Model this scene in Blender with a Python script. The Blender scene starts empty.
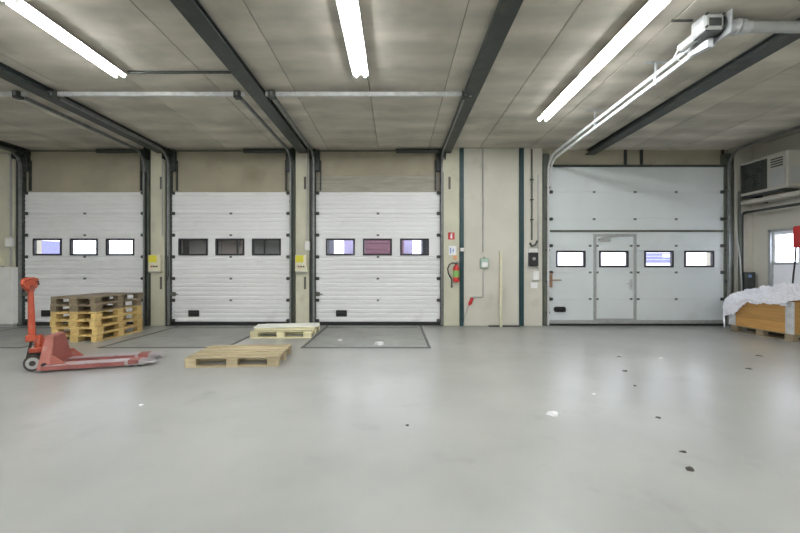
import bpy, bmesh, math, random
from mathutils import Vector, Matrix
random.seed(7)
scene = bpy.context.scene
C = scene.collection
F, CX, CY, H = 375.0, 396.0, 268.0, 1.30          # focal length in pixels, vanishing point, eye height

# ---------------------------------------------------------------- camera, world, exposure
cam = bpy.data.cameras.new('camera'); cam_o = bpy.data.objects.new('camera', cam); C.objects.link(cam_o)
cam.sensor_width = 36.0; cam.lens = F / 800 * 36
cam.shift_x = (400 - CX) / 800; cam.shift_y = (CY - 266.5) / 800
cam.clip_start = 0.05; cam.clip_end = 200
cam_o.location = (0, 0, H); cam_o.rotation_euler = (math.pi / 2, 0, 0)
scene.camera = cam_o
world = bpy.data.worlds.new('overcast_sky'); scene.world = world; world.use_nodes = True
world.node_tree.nodes['Background'].inputs[0].default_value = (0.86, 0.90, 1.0, 1)
world.node_tree.nodes['Background'].inputs[1].default_value = 3.2
vs = scene.view_settings
vs.view_transform = 'Standard'; vs.look = 'None'; vs.gamma = 1.0; vs.use_curve_mapping = False
vs.exposure = 1.32
TUBE = 34.0                                        # brightness of the fluorescent tubes


def X(px, Y): return (px - CX) * Y / F
def Z(py, Y): return H + (CY - py) * Y / F


# ---------------------------------------------------------------- materials
M = {}
def _base(name):
    m = bpy.data.materials.new(name); m.use_nodes = True
    nt = m.node_tree; b = nt.nodes['Principled BSDF']
    M[name] = m
    return m, nt, b

def mat(name, c1, c2=None, scale=4.0, rough=0.5, metal=0.0, bump=0.0, bscale=30.0, stretch=(1, 1, 1), detail=5.0,
        lo=0.35, hi=0.65, rand=0.0, spec=0.5, bands=None, dirt=None, dscale=1.5, dlo=0.55, dhi=0.75):
    m, nt, b = _base(name); L = nt.links
    c2 = c2 or tuple(x * 0.88 for x in c1)
    tc = nt.nodes.new('ShaderNodeTexCoord'); mp = nt.nodes.new('ShaderNodeMapping')
    mp.inputs['Scale'].default_value = stretch
    src = tc.outputs['Object']
    if rand:
        oi = nt.nodes.new('ShaderNodeObjectInfo'); ad = nt.nodes.new('ShaderNodeVectorMath'); ad.operation = 'ADD'
        mu = nt.nodes.new('ShaderNodeMath'); mu.operation = 'MULTIPLY'; mu.inputs[1].default_value = 37.0
        L.new(oi.outputs['Random'], mu.inputs[0]); L.new(src, ad.inputs[0]); L.new(mu.outputs[0], ad.inputs[1]); src = ad.outputs[0]
    L.new(src, mp.inputs['Vector'])
    n = nt.nodes.new('ShaderNodeTexNoise'); n.inputs['Scale'].default_value = scale; n.inputs['Detail'].default_value = detail
    L.new(mp.outputs[0], n.inputs['Vector'])
    r = nt.nodes.new('ShaderNodeValToRGB'); r.color_ramp.elements[0].position = lo; r.color_ramp.elements[1].position = hi
    r.color_ramp.elements[0].color = (*c2, 1); r.color_ramp.elements[1].color = (*c1, 1)
    L.new(n.outputs['Fac'], r.inputs['Fac']); col = r.outputs['Color']
    if dirt:
        n2 = nt.nodes.new('ShaderNodeTexNoise'); n2.inputs['Scale'].default_value = dscale; n2.inputs['Detail'].default_value = 8
        L.new(tc.outputs['Object'], n2.inputs['Vector'])
        r2 = nt.nodes.new('ShaderNodeValToRGB'); r2.color_ramp.elements[0].position = dlo; r2.color_ramp.elements[1].position = dhi
        r2.color_ramp.elements[0].color = (0, 0, 0, 1); r2.color_ramp.elements[1].color = (1, 1, 1, 1)
        L.new(n2.outputs['Fac'], r2.inputs['Fac'])
        mx = nt.nodes.new('ShaderNodeMix'); mx.data_type = 'RGBA'
        L.new(r2.outputs['Color'], mx.inputs['Factor']); L.new(col, mx.inputs['A']); mx.inputs['B'].default_value = (*dirt, 1); col = mx.outputs['Result']
    if bands:
        wv = nt.nodes.new('ShaderNodeTexWave'); wv.bands_direction = bands[0]; wv.inputs['Scale'].default_value = bands[1]; wv.inputs['Distortion'].default_value = 3.0
        wv.inputs['Detail'].default_value = 3; wv.inputs['Detail Scale'].default_value = 1.2
        L.new(tc.outputs['Object'], wv.inputs['Vector'])
        mr2 = nt.nodes.new('ShaderNodeMapRange'); mr2.inputs['To Min'].default_value = 1 - bands[2]; mr2.inputs['To Max'].default_value = 1.0
        L.new(wv.outputs['Fac'], mr2.inputs['Value'])
        vm_ = nt.nodes.new('ShaderNodeMix'); vm_.data_type = 'RGBA'; vm_.blend_type = 'MULTIPLY'; vm_.inputs['Factor'].default_value = 1
        L.new(col, vm_.inputs['A']); L.new(mr2.outputs[0], vm_.inputs['B']); col = vm_.outputs['Result']
    if rand:
        hs = nt.nodes.new('ShaderNodeHueSaturation'); mr = nt.nodes.new('ShaderNodeMapRange')
        mr.inputs['To Min'].default_value = 1 - rand; mr.inputs['To Max'].default_value = 1 + rand
        L.new(oi.outputs['Random'], mr.inputs['Value']); L.new(mr.outputs[0], hs.inputs['Value']); L.new(col, hs.inputs['Color']); col = hs.outputs['Color']
    L.new(col, b.inputs['Base Color'])
    b.inputs['Roughness'].default_value = rough; b.inputs['Metallic'].default_value = metal
    b.inputs['Specular IOR Level'].default_value = spec
    if bump:
        n3 = nt.nodes.new('ShaderNodeTexNoise'); n3.inputs['Scale'].default_value = bscale; n3.inputs['Detail'].default_value = 6
        L.new(mp.outputs[0], n3.inputs['Vector'])
        bp = nt.nodes.new('ShaderNodeBump'); bp.inputs['Strength'].default_value = bump; bp.inputs['Distance'].default_value = 0.01
        L.new(n3.outputs['Fac'], bp.inputs['Height']); L.new(bp.outputs[0], b.inputs['Normal'])
    return m

def emit(name, c, s):
    m, nt, b = _base(name)
    b.inputs['Base Color'].default_value = (*c, 1); b.inputs['Emission Color'].default_value = (*c, 1); b.inputs['Emission Strength'].default_value = s

mat('floor_paint', (0.345, 0.352, 0.332), (0.285, 0.291, 0.275), scale=0.9, rough=0.28, detail=9, bump=0.05, bscale=6, dirt=(0.245, 0.245, 0.232), dscale=2.2, dlo=0.60, dhi=0.80)
mat('concrete_slab', (0.65, 0.61, 0.525), (0.50, 0.47, 0.40), scale=2.2, rough=0.85, bump=0.25, bscale=12, stretch=(0.45, 1.6, 1), detail=8, rand=0.07, bands=('Y', .55, .16), dirt=(0.42, 0.395, 0.335), dscale=1.2, dlo=0.52, dhi=0.72)
mat('ceiling_joint', (0.20, 0.185, 0.155), rough=0.9)
mat('joint_dark', (0.13, 0.12, 0.10), rough=0.9)
mat('wall_concrete', (0.42, 0.385, 0.29), (0.36, 0.33, 0.25), scale=1.8, rough=0.85, bump=0.12, bscale=25, detail=7, dirt=(0.29, 0.26, 0.19), dscale=1.3, dlo=0.56, dhi=0.75)
mat('pier_paint', (0.60, 0.59, 0.46), (0.53, 0.52, 0.41), scale=2.0, rough=0.7, bump=0.08, detail=7, dirt=(0.42, 0.40, 0.32), dscale=2.5, dlo=0.62, dhi=0.78)
mat('panel_paint', (0.60, 0.585, 0.51), (0.55, 0.535, 0.465), scale=1.3, rough=0.7, bump=0.05, detail=7, dirt=(0.46, 0.44, 0.37), dscale=1.6, dlo=0.62, dhi=0.8)
mat('block_wall', (0.44, 0.42, 0.35), (0.34, 0.33, 0.275), scale=2.0, rough=0.8, stretch=(1, 1, 9), detail=4, bump=0.3, bscale=2)
mat('side_wall_paint', (0.56, 0.55, 0.48), (0.51, 0.50, 0.44), scale=1.4, rough=0.75, bump=0.05, dirt=(0.42, 0.40, 0.34), dscale=1.4, dlo=0.6, dhi=0.8)
mat('door_white', (0.84, 0.845, 0.855), (0.79, 0.795, 0.805), scale=1.2, rough=0.36, bump=0.05, bscale=60, dirt=(0.70, 0.69, 0.68), dscale=1.8, dlo=0.60, dhi=0.80)
mat('door_grey', (0.66, 0.71, 0.72), (0.62, 0.67, 0.68), scale=1.0, rough=0.38, bump=0.04, bscale=60, dirt=(0.57, 0.60, 0.60), dscale=1.3, dlo=0.60, dhi=0.82)
mat('steel_dark', (0.040, 0.050, 0.046), (0.028, 0.034, 0.032), scale=5, rough=0.45, dirt=(0.08, 0.075, 0.06), dscale=6)
mat('hinge_grey', (0.16, 0.17, 0.17), (0.12, 0.13, 0.13), scale=8, rough=0.45, metal=0.3)
mat('steel_green', (0.115, 0.13, 0.105), (0.085, 0.095, 0.08), scale=5, rough=0.5, dirt=(0.15, 0.14, 0.10), dscale=6)
mat('teal_paint', (0.012, 0.048, 0.054), (0.010, 0.040, 0.046), scale=4, rough=0.45, dirt=(0.03, 0.06, 0.06), dscale=8)
mat('galvanised', (0.58, 0.60, 0.61), (0.46, 0.48, 0.49), scale=14, rough=0.38, metal=0.35, detail=6)
mat('galvanised_dark', (0.26, 0.27, 0.265), (0.19, 0.20, 0.195), scale=14, rough=0.45, metal=0.3)
mat('galvanised_light', (0.66, 0.68, 0.68), (0.55, 0.57, 0.57), scale=14, rough=0.4, metal=0.1)
mat('aluminium', (0.42, 0.44, 0.44), (0.36, 0.38, 0.38), scale=10, rough=0.4, metal=0.4)
mat('rubber_black', (0.018, 0.018, 0.018), (0.012, 0.012, 0.012), rough=0.7)
mat('window_gasket', (0.022, 0.02, 0.026), (0.016, 0.015, 0.018), rough=0.5)
mat('plastic_white', (0.78, 0.78, 0.75), (0.72, 0.72, 0.69), rough=0.4)
mat('door_leaf_white', (0.86, 0.88, 0.92), (0.82, 0.84, 0.88), rough=0.35)
mat('plastic_grey', (0.40, 0.41, 0.40), (0.36, 0.37, 0.36), rough=0.5)
mat('plastic_cream', (0.70, 0.67, 0.50), (0.64, 0.61, 0.46), scale=8, rough=0.5)
mat('plastic_black', (0.022, 0.023, 0.024), (0.016, 0.017, 0.018), rough=0.4)
mat('label_yellow', (0.80, 0.74, 0.05), (0.72, 0.66, 0.05), rough=0.5)
mat('label_white', (0.82, 0.82, 0.82), (0.78, 0.78, 0.78), rough=0.6)
mat('label_green', (0.22, 0.44, 0.12), (0.18, 0.38, 0.10), rough=0.5)
mat('label_blue', (0.25, 0.38, 0.66), rough=0.5)
mat('label_orange', (0.75, 0.36, 0.16), rough=0.5)
mat('signal_red', (0.55, 0.025, 0.025), (0.46, 0.02, 0.02), rough=0.4)
mat('socket_green', (0.42, 0.56, 0.46), (0.36, 0.50, 0.41), rough=0.5)
mat('truck_red', (0.42, 0.072, 0.032), (0.35, 0.06, 0.027), scale=9, rough=0.42, dirt=(0.33, 0.13, 0.10), dscale=9, dlo=0.62, dhi=0.72)
mat('truck_pink', (0.37, 0.12, 0.09), (0.31, 0.10, 0.075), scale=6, rough=0.45, dirt=(0.36, 0.20, 0.17), dscale=7, dlo=0.60, dhi=0.75)
mat('truck_plate', (0.27, 0.075, 0.055), (0.23, 0.06, 0.047), scale=6, rough=0.5)
mat('fork_side', (0.30, 0.10, 0.085), (0.24, 0.075, 0.065), scale=7, rough=0.5, dirt=(0.14, 0.09, 0.08), dscale=8)
mat('fork_steel', (0.40, 0.35, 0.37), (0.46, 0.43, 0.46), scale=4, rough=0.3, metal=0.5, stretch=(0.4, 3, 3), dirt=(0.36, 0.16, 0.14), dscale=5, dlo=0.58, dhi=0.72)
mat('grease_dark', (0.045, 0.035, 0.03), (0.03, 0.025, 0.022), rough=0.5)
mat('rust', (0.40, 0.25, 0.16), (0.30, 0.18, 0.11), scale=12, rough=0.8)
for nm, a, b_ in (('wood_yellow', (0.64, 0.46, 0.18), (0.49, 0.345, 0.13)), ('wood_grey', (0.25, 0.20, 0.125), (0.165, 0.13, 0.085)),
                  ('wood_tan', (0.48, 0.40, 0.25), (0.36, 0.295, 0.18)), ('wood_pale', (0.74, 0.69, 0.45), (0.64, 0.58, 0.36)),
                  ('wood_brown', (0.47, 0.26, 0.075), (0.37, 0.195, 0.055)), ('wood_board', (0.86, 0.86, 0.80), (0.78, 0.78, 0.71)),
                  ('wood_pole', (0.56, 0.54, 0.40), (0.50, 0.48, 0.35))):
    mat(nm, a, b_, scale=3.0, rough=0.75, bump=0.15, bscale=12, stretch=(0.8, 9, 9), detail=6, rand=0.16)
mat('leveler_steel', (0.285, 0.29, 0.265), (0.235, 0.24, 0.22), scale=2.0, rough=0.5, detail=8, bump=0.3, bscale=70, dirt=(0.20, 0.20, 0.18), dscale=3)
mat('leveler_frame', (0.12, 0.125, 0.115), (0.09, 0.095, 0.088), scale=6, rough=0.55)
mat('paper_white', (0.85, 0.85, 0.85), (0.8, 0.8, 0.8), rough=0.8)
mat('litter_dark', (0.07, 0.06, 0.05), (0.05, 0.045, 0.04), rough=0.9)
mat('fan_dark', (0.06, 0.065, 0.058), (0.045, 0.05, 0.045), rough=0.6)
mat('ac_casing', (0.44, 0.43, 0.38), (0.40, 0.39, 0.345), scale=3, rough=0.5)
mat('asphalt', (0.20, 0.20, 0.20), (0.15, 0.15, 0.15), scale=8, rough=0.9)
mat('truck_magenta', (0.052, 0.006, 0.017), (0.042, 0.005, 0.014), scale=1, rough=0.5)
mat('truck_pale_lilac', (0.17, 0.15, 0.23), (0.15, 0.13, 0.20), scale=1, rough=0.6)
mat('truck_lilac', (0.13, 0.13, 0.235), (0.11, 0.11, 0.20), scale=1, rough=0.6)
mat('trailer_grey', (0.62, 0.61, 0.56), (0.55, 0.54, 0.49), scale=2, rough=0.6)
mat('trailer_taupe', (0.80, 0.70, 0.62), (0.72, 0.62, 0.55), scale=2, rough=0.6)
mat('trailer_dark', (0.48, 0.48, 0.46), (0.40, 0.40, 0.39), rough=0.6)
mat('shelter_black', (0.035, 0.033, 0.055), (0.03, 0.028, 0.045), rough=0.9)
mat('facade_pale', (0.72, 0.71, 0.74), (0.66, 0.65, 0.69), scale=1, rough=0.8)
emit('tube_light', (0.97, 0.985, 1.0), TUBE)

def glass(name, tint=(0.93, 0.94, 0.97)):
    m, nt, b = _base(name); L = nt.links
    out = nt.nodes['Material Output']
    tr = nt.nodes.new('ShaderNodeBsdfTransparent'); tr.inputs[0].default_value = (*tint, 1)
    gl = nt.nodes.new('ShaderNodeBsdfGlossy'); gl.inputs['Roughness'].default_value = 0.08
    mx = nt.nodes.new('ShaderNodeMixShader')
    mx.inputs[0].default_value = 0.06; L.new(tr.outputs[0], mx.inputs[1]); L.new(gl.outputs[0], mx.inputs[2]); L.new(mx.outputs[0], out.inputs['Surface'])
glass('acrylic')

def film(name):
    m, nt, b = _base(name); L = nt.links
    out = nt.nodes['Material Output']
    b.inputs['Base Color'].default_value = (0.93, 0.94, 1.0, 1); b.inputs['Roughness'].default_value = 0.14; b.inputs['Specular IOR Level'].default_value = 0.9
    tc = nt.nodes.new('ShaderNodeTexCoord'); n = nt.nodes.new('ShaderNodeTexNoise'); n.inputs['Scale'].default_value = 16; n.inputs['Detail'].default_value = 7
    n.inputs['Distortion'].default_value = 1.5
    L.new(tc.outputs['Object'], n.inputs['Vector'])
    bp = nt.nodes.new('ShaderNodeBump'); bp.inputs['Strength'].default_value = 0.2; bp.inputs['Distance'].default_value = 0.03
    L.new(n.outputs['Fac'], bp.inputs['Height']); L.new(bp.outputs[0], b.inputs['Normal'])
    tl = nt.nodes.new('ShaderNodeBsdfTranslucent'); tl.inputs[0].default_value = (0.85, 0.85, 0.92, 1)
    tr = nt.nodes.new('ShaderNodeBsdfTransparent')
    m1 = nt.nodes.new('ShaderNodeMixShader'); m1.inputs[0].default_value = 0.12
    m2 = nt.nodes.new('ShaderNodeMixShader'); m2.inputs[0].default_value = 0.07
    L.new(b.outputs[0], m1.inputs[1]); L.new(tl.outputs[0], m1.inputs[2]); L.new(m1.outputs[0], m2.inputs[1]); L.new(tr.outputs[0], m2.inputs[2])
    L.new(m2.outputs[0], out.inputs['Surface'])
film('film_plastic')


# ---------------------------------------------------------------- mesh helpers
class MB:
    def __init__(s): s.bm = bmesh.new()
    def hexa(s, v):
        vs_ = [s.bm.verts.new(p) for p in v]
        for f in ((0, 3, 2, 1), (4, 5, 6, 7), (0, 1, 5, 4), (1, 2, 6, 5), (2, 3, 7, 6), (3, 0, 4, 7)): s.bm.faces.new([vs_[i] for i in f])
        return s
    def box(s, x0, x1, y0, y1, z0, z1, c=0.0):
        if c <= 0:
            return s.hexa(((x0, y0, z0), (x1, y0, z0), (x1, y1, z0), (x0, y1, z0), (x0, y0, z1), (x1, y0, z1), (x1, y1, z1), (x0, y1, z1)))
        t = bmesh.new(); m = MB.__new__(MB); m.bm = t
        m.box(x0, x1, y0, y1, z0, z1)
        bmesh.ops.bevel(t, geom=list(t.edges), offset=c, segments=1, affect='EDGES')
        s.merge(t); return s
    def merge(s, t, mx=None):
        vm = {}
        for v in t.verts: vm[v] = s.bm.verts.new(mx @ v.co if mx else v.co)
        for f in t.faces:
            try: s.bm.faces.new([vm[v] for v in f.verts])
            except ValueError: pass
        t.free()
    def bar(s, p0, p1, w, h, up=(0, 0, 1)):
        p0 = Vector(p0); p1 = Vector(p1); d = (p1 - p0).normalized(); u = Vector(up)
        a = d.cross(u).normalized() * (w / 2); b = a.cross(d).normalized() * (h / 2)
        return s.hexa([p0 - a - b, p0 + a - b, p1 + a - b, p1 - a - b, p0 - a + b, p0 + a + b, p1 + a + b, p1 - a + b])
    def prism(s, prof, x0, x1, axis='x'):
        def P(a, u, v): return {'x': (a, u, v), 'y': (u, a, v), 'z': (u, v, a)}[axis]
        A = [s.bm.verts.new(P(x0, u, v)) for u, v in prof]; B = [s.bm.verts.new(P(x1, u, v)) for u, v in prof]
        n = len(prof)
        for i in range(n): s.bm.faces.new((A[i], A[(i + 1) % n], B[(i + 1) % n], B[i]))
        s.bm.faces.new(A[::-1]); s.bm.faces.new(B)
        return s
    def tube(s, path, r, seg=8, cap=True):
        path = [Vector(p) for p in path]; rings = []
        ref = None
        for i, p in enumerate(path):
            d = (path[min(i + 1, len(path) - 1)] - path[max(i - 1, 0)]).normalized()
            if ref is None: ref = Vector((0, 0, 1)) if abs(d.z) < 0.9 else Vector((1, 0, 0))
            a = d.cross(ref).normalized(); b = a.cross(d).normalized(); ref = b
            rr = r[i] if isinstance(r, (list, tuple)) else r
            rings.append([s.bm.verts.new(p + a * rr * math.cos(t) + b * rr * math.sin(t)) for t in (2 * math.pi * k / seg for k in range(seg))])
        for A, B in zip(rings, rings[1:]):
            for k in range(seg): s.bm.faces.new((A[k], A[(k + 1) % seg], B[(k + 1) % seg], B[k]))
        if cap: s.bm.faces.new(rings[0][::-1]); s.bm.faces.new(rings[-1])
        return s
    def lathe(s, prof, seg=16, c=(0, 0, 0)):
        rings = [[s.bm.verts.new((c[0] + r * math.cos(2 * math.pi * k / seg), c[1] + r * math.sin(2 * math.pi * k / seg), c[2] + z)) for k in range(seg)] for r, z in prof]
        for A, B in zip(rings, rings[1:]):
            for k in range(seg): s.bm.faces.new((A[k], A[(k + 1) % seg], B[(k + 1) % seg], B[k]))
        s.bm.faces.new(rings[0][::-1]); s.bm.faces.new(rings[-1])
        return s
    def mesh(s, m, name='mesh', smooth=False):
        bmesh.ops.recalc_face_normals(s.bm, faces=list(s.bm.faces))
        me = bpy.data.meshes.new(name); s.bm.to_mesh(me); s.bm.free()
        if m: me.materials.append(M[m])
        if smooth:
            for p in me.polygons: p.use_smooth = True
            try: me.set_sharp_from_angle(angle=math.radians(40))
            except Exception: pass
        return me

def link(name, data, parent=None, loc=(0, 0, 0), rot=(0, 0, 0)):
    o = bpy.data.objects.new(name, data); C.objects.link(o); o.parent = parent
    o.location = loc; o.rotation_euler = rot
    return o
def obj(name, mb, m, parent=None, loc=(0, 0, 0), rot=(0, 0, 0), smooth=False):
    return link(name, mb.mesh(m, name, smooth), parent, loc, rot)
def tag(o, label, cat, group=None, kind=None):
    o['label'] = label; o['category'] = cat
    if group: o['group'] = group
    if kind: o['kind'] = kind
    return o
def thing(name, label, cat, loc=(0, 0, 0), rotz=0.0, group=None, kind=None):
    return tag(link(name, None, None, loc, (0, 0, rotz)), label, cat, group, kind)
def copy_tree(o, parent=None):
    c = o.copy(); C.objects.link(c); c.parent = parent
    for ch in o.children: copy_tree(ch, c)
    return c

# ---------------------------------------------------------------- the room
ZC = 3.99                                           # underside of the ceiling
YP, YL, YD, YB = 8.42, 8.55, 8.50, 8.85             # pier face, lintel face, dock door face, outer face
XL, XR, YF = -13.0, 8.02, -9.0                      # left wall, right wall, wall behind the camera
D1, D2, D3 = (X(25, YD), X(145, YD)), (X(172, YD), X(290, YD)), (X(316, YD), X(440, YD))
Y4 = 8.45
D4 = (X(549, Y4), X(723.5, Y4))
DT, DT4 = 3.025, 3.575

tag(obj('floor', MB().box(XL - .2, XR + .2, YF - .2, YB, -0.25, 0), 'floor_paint'), 'smooth grey painted concrete floor of the loading hall', 'floor', kind='structure')
ceil = tag(obj('ceiling', MB().box(XL, XR, YF, YB, ZC + 0.015, ZC + 0.2), 'ceiling_joint'), 'ceiling of long grey concrete slabs with dark joints', 'ceiling', kind='structure')
xs = [-0.40 + 1.137 * k for k in range(-12, 9)]
xs = [x for x in xs if XL < x < XR - .2] ; xs = [XL] + xs + [XR]
for a, b in zip(xs, xs[1:]):
    g = 0.004; c = 0.008
    obj('concrete_slab', MB().prism([(a + g, ZC + .02), (a + g, ZC + c), (a + g + c, ZC), (b - g - c, ZC), (b - g, ZC + c), (b - g, ZC + .02)], YF, YB, 'y'), 'concrete_slab', ceil)

# back wall: carrying wall behind the doors with openings, then proud painted panels
w = MB()
def wb(x0, x1, z0, z1, y0=YL, y1=YB): w.box(x0, x1, y0, y1, z0, z1)
ov = 0.05
edges = [XL - .2, D1[0] + ov, D1[1] - ov, D2[0] + ov, D2[1] - ov, D3[0] + ov, D3[1] - ov, D4[0] + ov, D4[1] - ov, XR + .2]
for i in range(0, 10, 2): wb(edges[i], edges[i + 1], 0, ZC + .015)
for i, t in ((1, DT), (3, DT), (5, DT), (7, DT4)): wb(edges[i], edges[i + 1], t - ov, ZC + .015)
wall = tag(obj('wall_back', w, 'wall_concrete'), 'beige concrete wall holding the row of sectional doors', 'wall', kind='structure')
P3 = X(459.6, YP); P4 = X(463.6, YP); P5 = X(519, YP); P6 = X(523.5, YP)
for a, b, m in ((XL, X(14, YP), 'pier_paint'), (X(150.5, YP), X(164.5, YP), 'pier_paint'), (X(295.5, YP), X(309, YP), 'pier_paint'),
                (X(442.5, YP), P3, 'pier_paint'), (P4, P5, 'panel_paint'), (P6, X(542.5, YP), 'panel_paint'), (X(733, YP), XR, 'side_wall_paint')):
    obj('wall_panel', MB().box(a, b, YP, YL, 0, ZC, 0.006), m, wall)
# rough block band above the third dock door
for k in range(4):
    obj('block_course', MB().box(D3[0], D3[1], YL - 0.012, YL, DT + 0.005 + 0.098 * k, DT + 0.098 * (k + 1), 0.004), 'block_wall', wall)
for px in (625, 641, 722):
    obj('hanger_strap', MB().box(X(px - 1.2, YL), X(px + 1.2, YL), YL - 0.03, YL, DT4 + .02, ZC), 'steel_dark', wall)
# dark slots in the piers
for px, py in ((161, 183), (161, 283), (305, 183), (305, 283), (449.5, 183)):
    zc = Z(py, YP)
    obj('slot_recess', MB().box(X(px - 1.1, YP), X(px + 1.1, YP), YP - 0.004, YP + 0.01, zc - .14, zc + .14), 'joint_dark', wall)
tag(obj('trim_1', MB().box(P3, P4, YP - 0.03, YL, 0.0, ZC), 'teal_paint'), 'dark teal steel strip in the wall beside the fire extinguisher', 'steel strip', kind='structure')
tag(obj('trim_2', MB().box(P5, P6, YP - 0.03, YL, 0.0, ZC), 'teal_paint'), 'dark teal steel strip in the wall beside the black switch box', 'steel strip', kind='structure')

wl = MB()                                           # right wall with a doorway
DY0, DY1, DZ = 7.10, 8.06, 2.12
wl.box(XR, XR + .2, YF - .2, DY0, 0, ZC + .1); wl.box(XR, XR + .2, DY1, YB, 0, ZC + .1); wl.box(XR, XR + .2, DY0, DY1, DZ, ZC + .1)
tag(obj('wall_right', wl, 'side_wall_paint'), 'grey plastered side wall carrying the condenser unit', 'wall', kind='structure')
tag(obj('wall_left', MB().box(XL - .2, XL, YF - .2, YB, 0, ZC + .1), 'side_wall_paint'), 'plain side wall far beyond the white cabinet', 'wall', kind='structure')
tag(obj('wall_front', MB().box(XL, XR, YF - .2, YF, 0, ZC + .1), 'side_wall_paint'), 'plain rear wall of the hall opposite the doors', 'wall', kind='structure')

# white glazed side door
dr = thing('door_5', 'white door with a glazed upper half in the side wall', 'door', (XR, DY1, 0), kind='structure')
fr = MB(); fr.box(-.03, .16, -.055, 0, 0, DZ); fr.box(-.03, .16, DY0 - DY1, DY0 - DY1 + .055, 0, DZ); fr.box(-.03, .16, DY0 - DY1, 0, DZ - .055, DZ)
obj('door_frame', fr, 'aluminium', dr)
a0, a1 = DY0 - DY1 + .06, -.06
lf = MB(); g0, g1, gz0, gz1 = a0 + .34, a1 - .04, 1.42, 2.0
lf.box(.03, .075, a0, a1, .01, gz0); lf.box(.03, .075, a0, a1, gz1, DZ - .06); lf.box(.03, .075, a0, g0, gz0, gz1); lf.box(.03, .075, g1, a1, gz0, gz1)
leaf = obj('door_leaf', lf, 'door_leaf_white', dr)
obj('window_pane', MB().box(.05, .056, g0, g1, gz0, gz1), 'acrylic', leaf)
obj('window_rail', MB().box(.015, .03, g0 - .03, g1 + .03, gz0 - .05, gz0), 'aluminium', leaf)

# ---------------------------------------------------------------- ceiling beams
for i, (x, lb) in enumerate(((-11.6, 'dark steel ceiling beam over the wall left of the white cabinet'), (-8.43, 'dark steel ceiling beam ending above the white cabinet'),
              (-5.25, 'dark steel ceiling beam running to the pier behind the pallet stack'), (-2.07, 'dark steel ceiling beam running to the pier behind the pale pallet'),
              (1.12, 'dark steel ceiling beam running to the pier with the fire extinguisher'), (4.42, 'dark steel ceiling beam ending above the grey door with a wicket'))):
    b = thing('ceiling_beam', lb, 'beam', (x, 0, ZC), group='steel beams under the ceiling')
    obj('bottom_flange', MB().box(-.11, .11, YF, YL, -.115, -.093, .003), 'steel_dark', b)
    obj('web', MB().box(-.035, .035, YF, YL, -.095, .0), 'steel_dark', b)
    obj('top_flange', MB().box(-.085, .085, YF, YL, -.014, 0), 'steel_dark', b)

# ---------------------------------------------------------------- ceiling lights
def make_light():
    t = thing('ceiling_light', '', 'light')
    obj('housing', MB().box(-.045, .045, -.74, .74, -.035, 0, .004), 'plastic_white', t)
    obj('reflector', MB().prism([(-.108, -.052), (-.108, -.048), (-.07, -.034), (.07, -.034), (.108, -.048), (.108, -.052), (.072, -.039), (-.072, -.039)], -.735, .735, 'y'), 'plastic_white', t)
    for sx in (-.058, .058):
        obj('tube', MB().tube([(sx, -.715, -.058), (sx, .715, -.058)], .017, 10), 'tube_light', t, smooth=True)
        for e in (-1, 1):
            obj('tube_cap', MB().box(sx - .014, sx + .014, e * .73 - .012, e * .73 + .012, -.078, -.035), 'plastic_white', t)
    return t
lt = make_light(); first = True
rows = {-3.79: (4.42, 2.9, -1.6, -3.1, -5.6), -0.483: (4.42, 2.9, -1.6, -3.1, -5.6), 2.61: (5.95, 4.43, 2.91, -1.6, -3.1, -5.6), -9.6: (-1.6, -3.1, -5.6), -6.9: (2.3, .78, -1.6, -3.1, -5.6), 5.9: (.28, -1.6, -3.1, -5.6)}  # outer row by the pallet truck: front pair added out of view, brightens dock doors
names = {-3.79: 'over the red pallet truck', -0.483: 'over the middle of the hall', 2.61: 'beside the galvanised door rails', 5.9: 'added unseen to brighten the grey door side', -6.9: 'added unseen to brighten the dock doors'}  # row on the grey door side is added, unseen, to light door and ceiling
for x, ys in rows.items():
    for y in ys:
        o = lt if first else copy_tree(lt); first = False
        o.location = (x, y, ZC)
        vis = y > 0
        nth = ('first', 'second', 'third')[sorted(ys, reverse=True).index(y)] if vis else ''
        o['label'] = (nth + ' twin-tube light from the doors in the row ' + names[x]) if vis else 'twin fluorescent tube light on the ceiling in the rear of the hall'
        o['group'] = 'twin-tube ceiling lights'

# ---------------------------------------------------------------- sectional doors
hinge_me = MB().box(-.030, .030, -.016, 0, -.022, .022, .004).mesh('hinge_grey', 'hinge')
roll = MB(); roll.box(-.045, .045, -.028, 0, -.035, .035, .005); roll.tube([(-.05, -.03, 0), (.05, -.03, 0)], .014, 6)
roller_me = roll.mesh('steel_dark', 'roller_bracket')

def ribbed(x0, x1, z0, z1, n, y=0.0, th=.04, d=.010):
    p = [(y + th, z0), (y + d, z0)]; hgt = (z1 - z0) / n
    for k in range(n):
        a = z0 + k * hgt
        p += [(y, a + .022), (y, a + hgt - .022), (y + d, a + hgt - .004)]
        if k < n - 1: p += [(y + d, a + hgt + .004)]
    p += [(y + th, z1)]
    m = MB(); m.prism(p, x0, x1); return m

def window(parent, xa, xb, za, zb, y0=-.012, y1=.05, fw=.04):
    f = MB(); f.box(xa, xb, y0, y1, za, za + fw, .004); f.box(xa, xb, y0, y1, zb - fw, zb, .004)
    f.box(xa, xa + fw, y0, y1, za + fw, zb - fw); f.box(xb - fw, xb, y0, y1, za + fw, zb - fw)
    obj('window_frame', f, 'window_gasket', parent)
    obj('window_pane', MB().box(xa + fw, xb - fw, .012, .018, za + fw, zb - fw), 'acrylic', parent)

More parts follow.
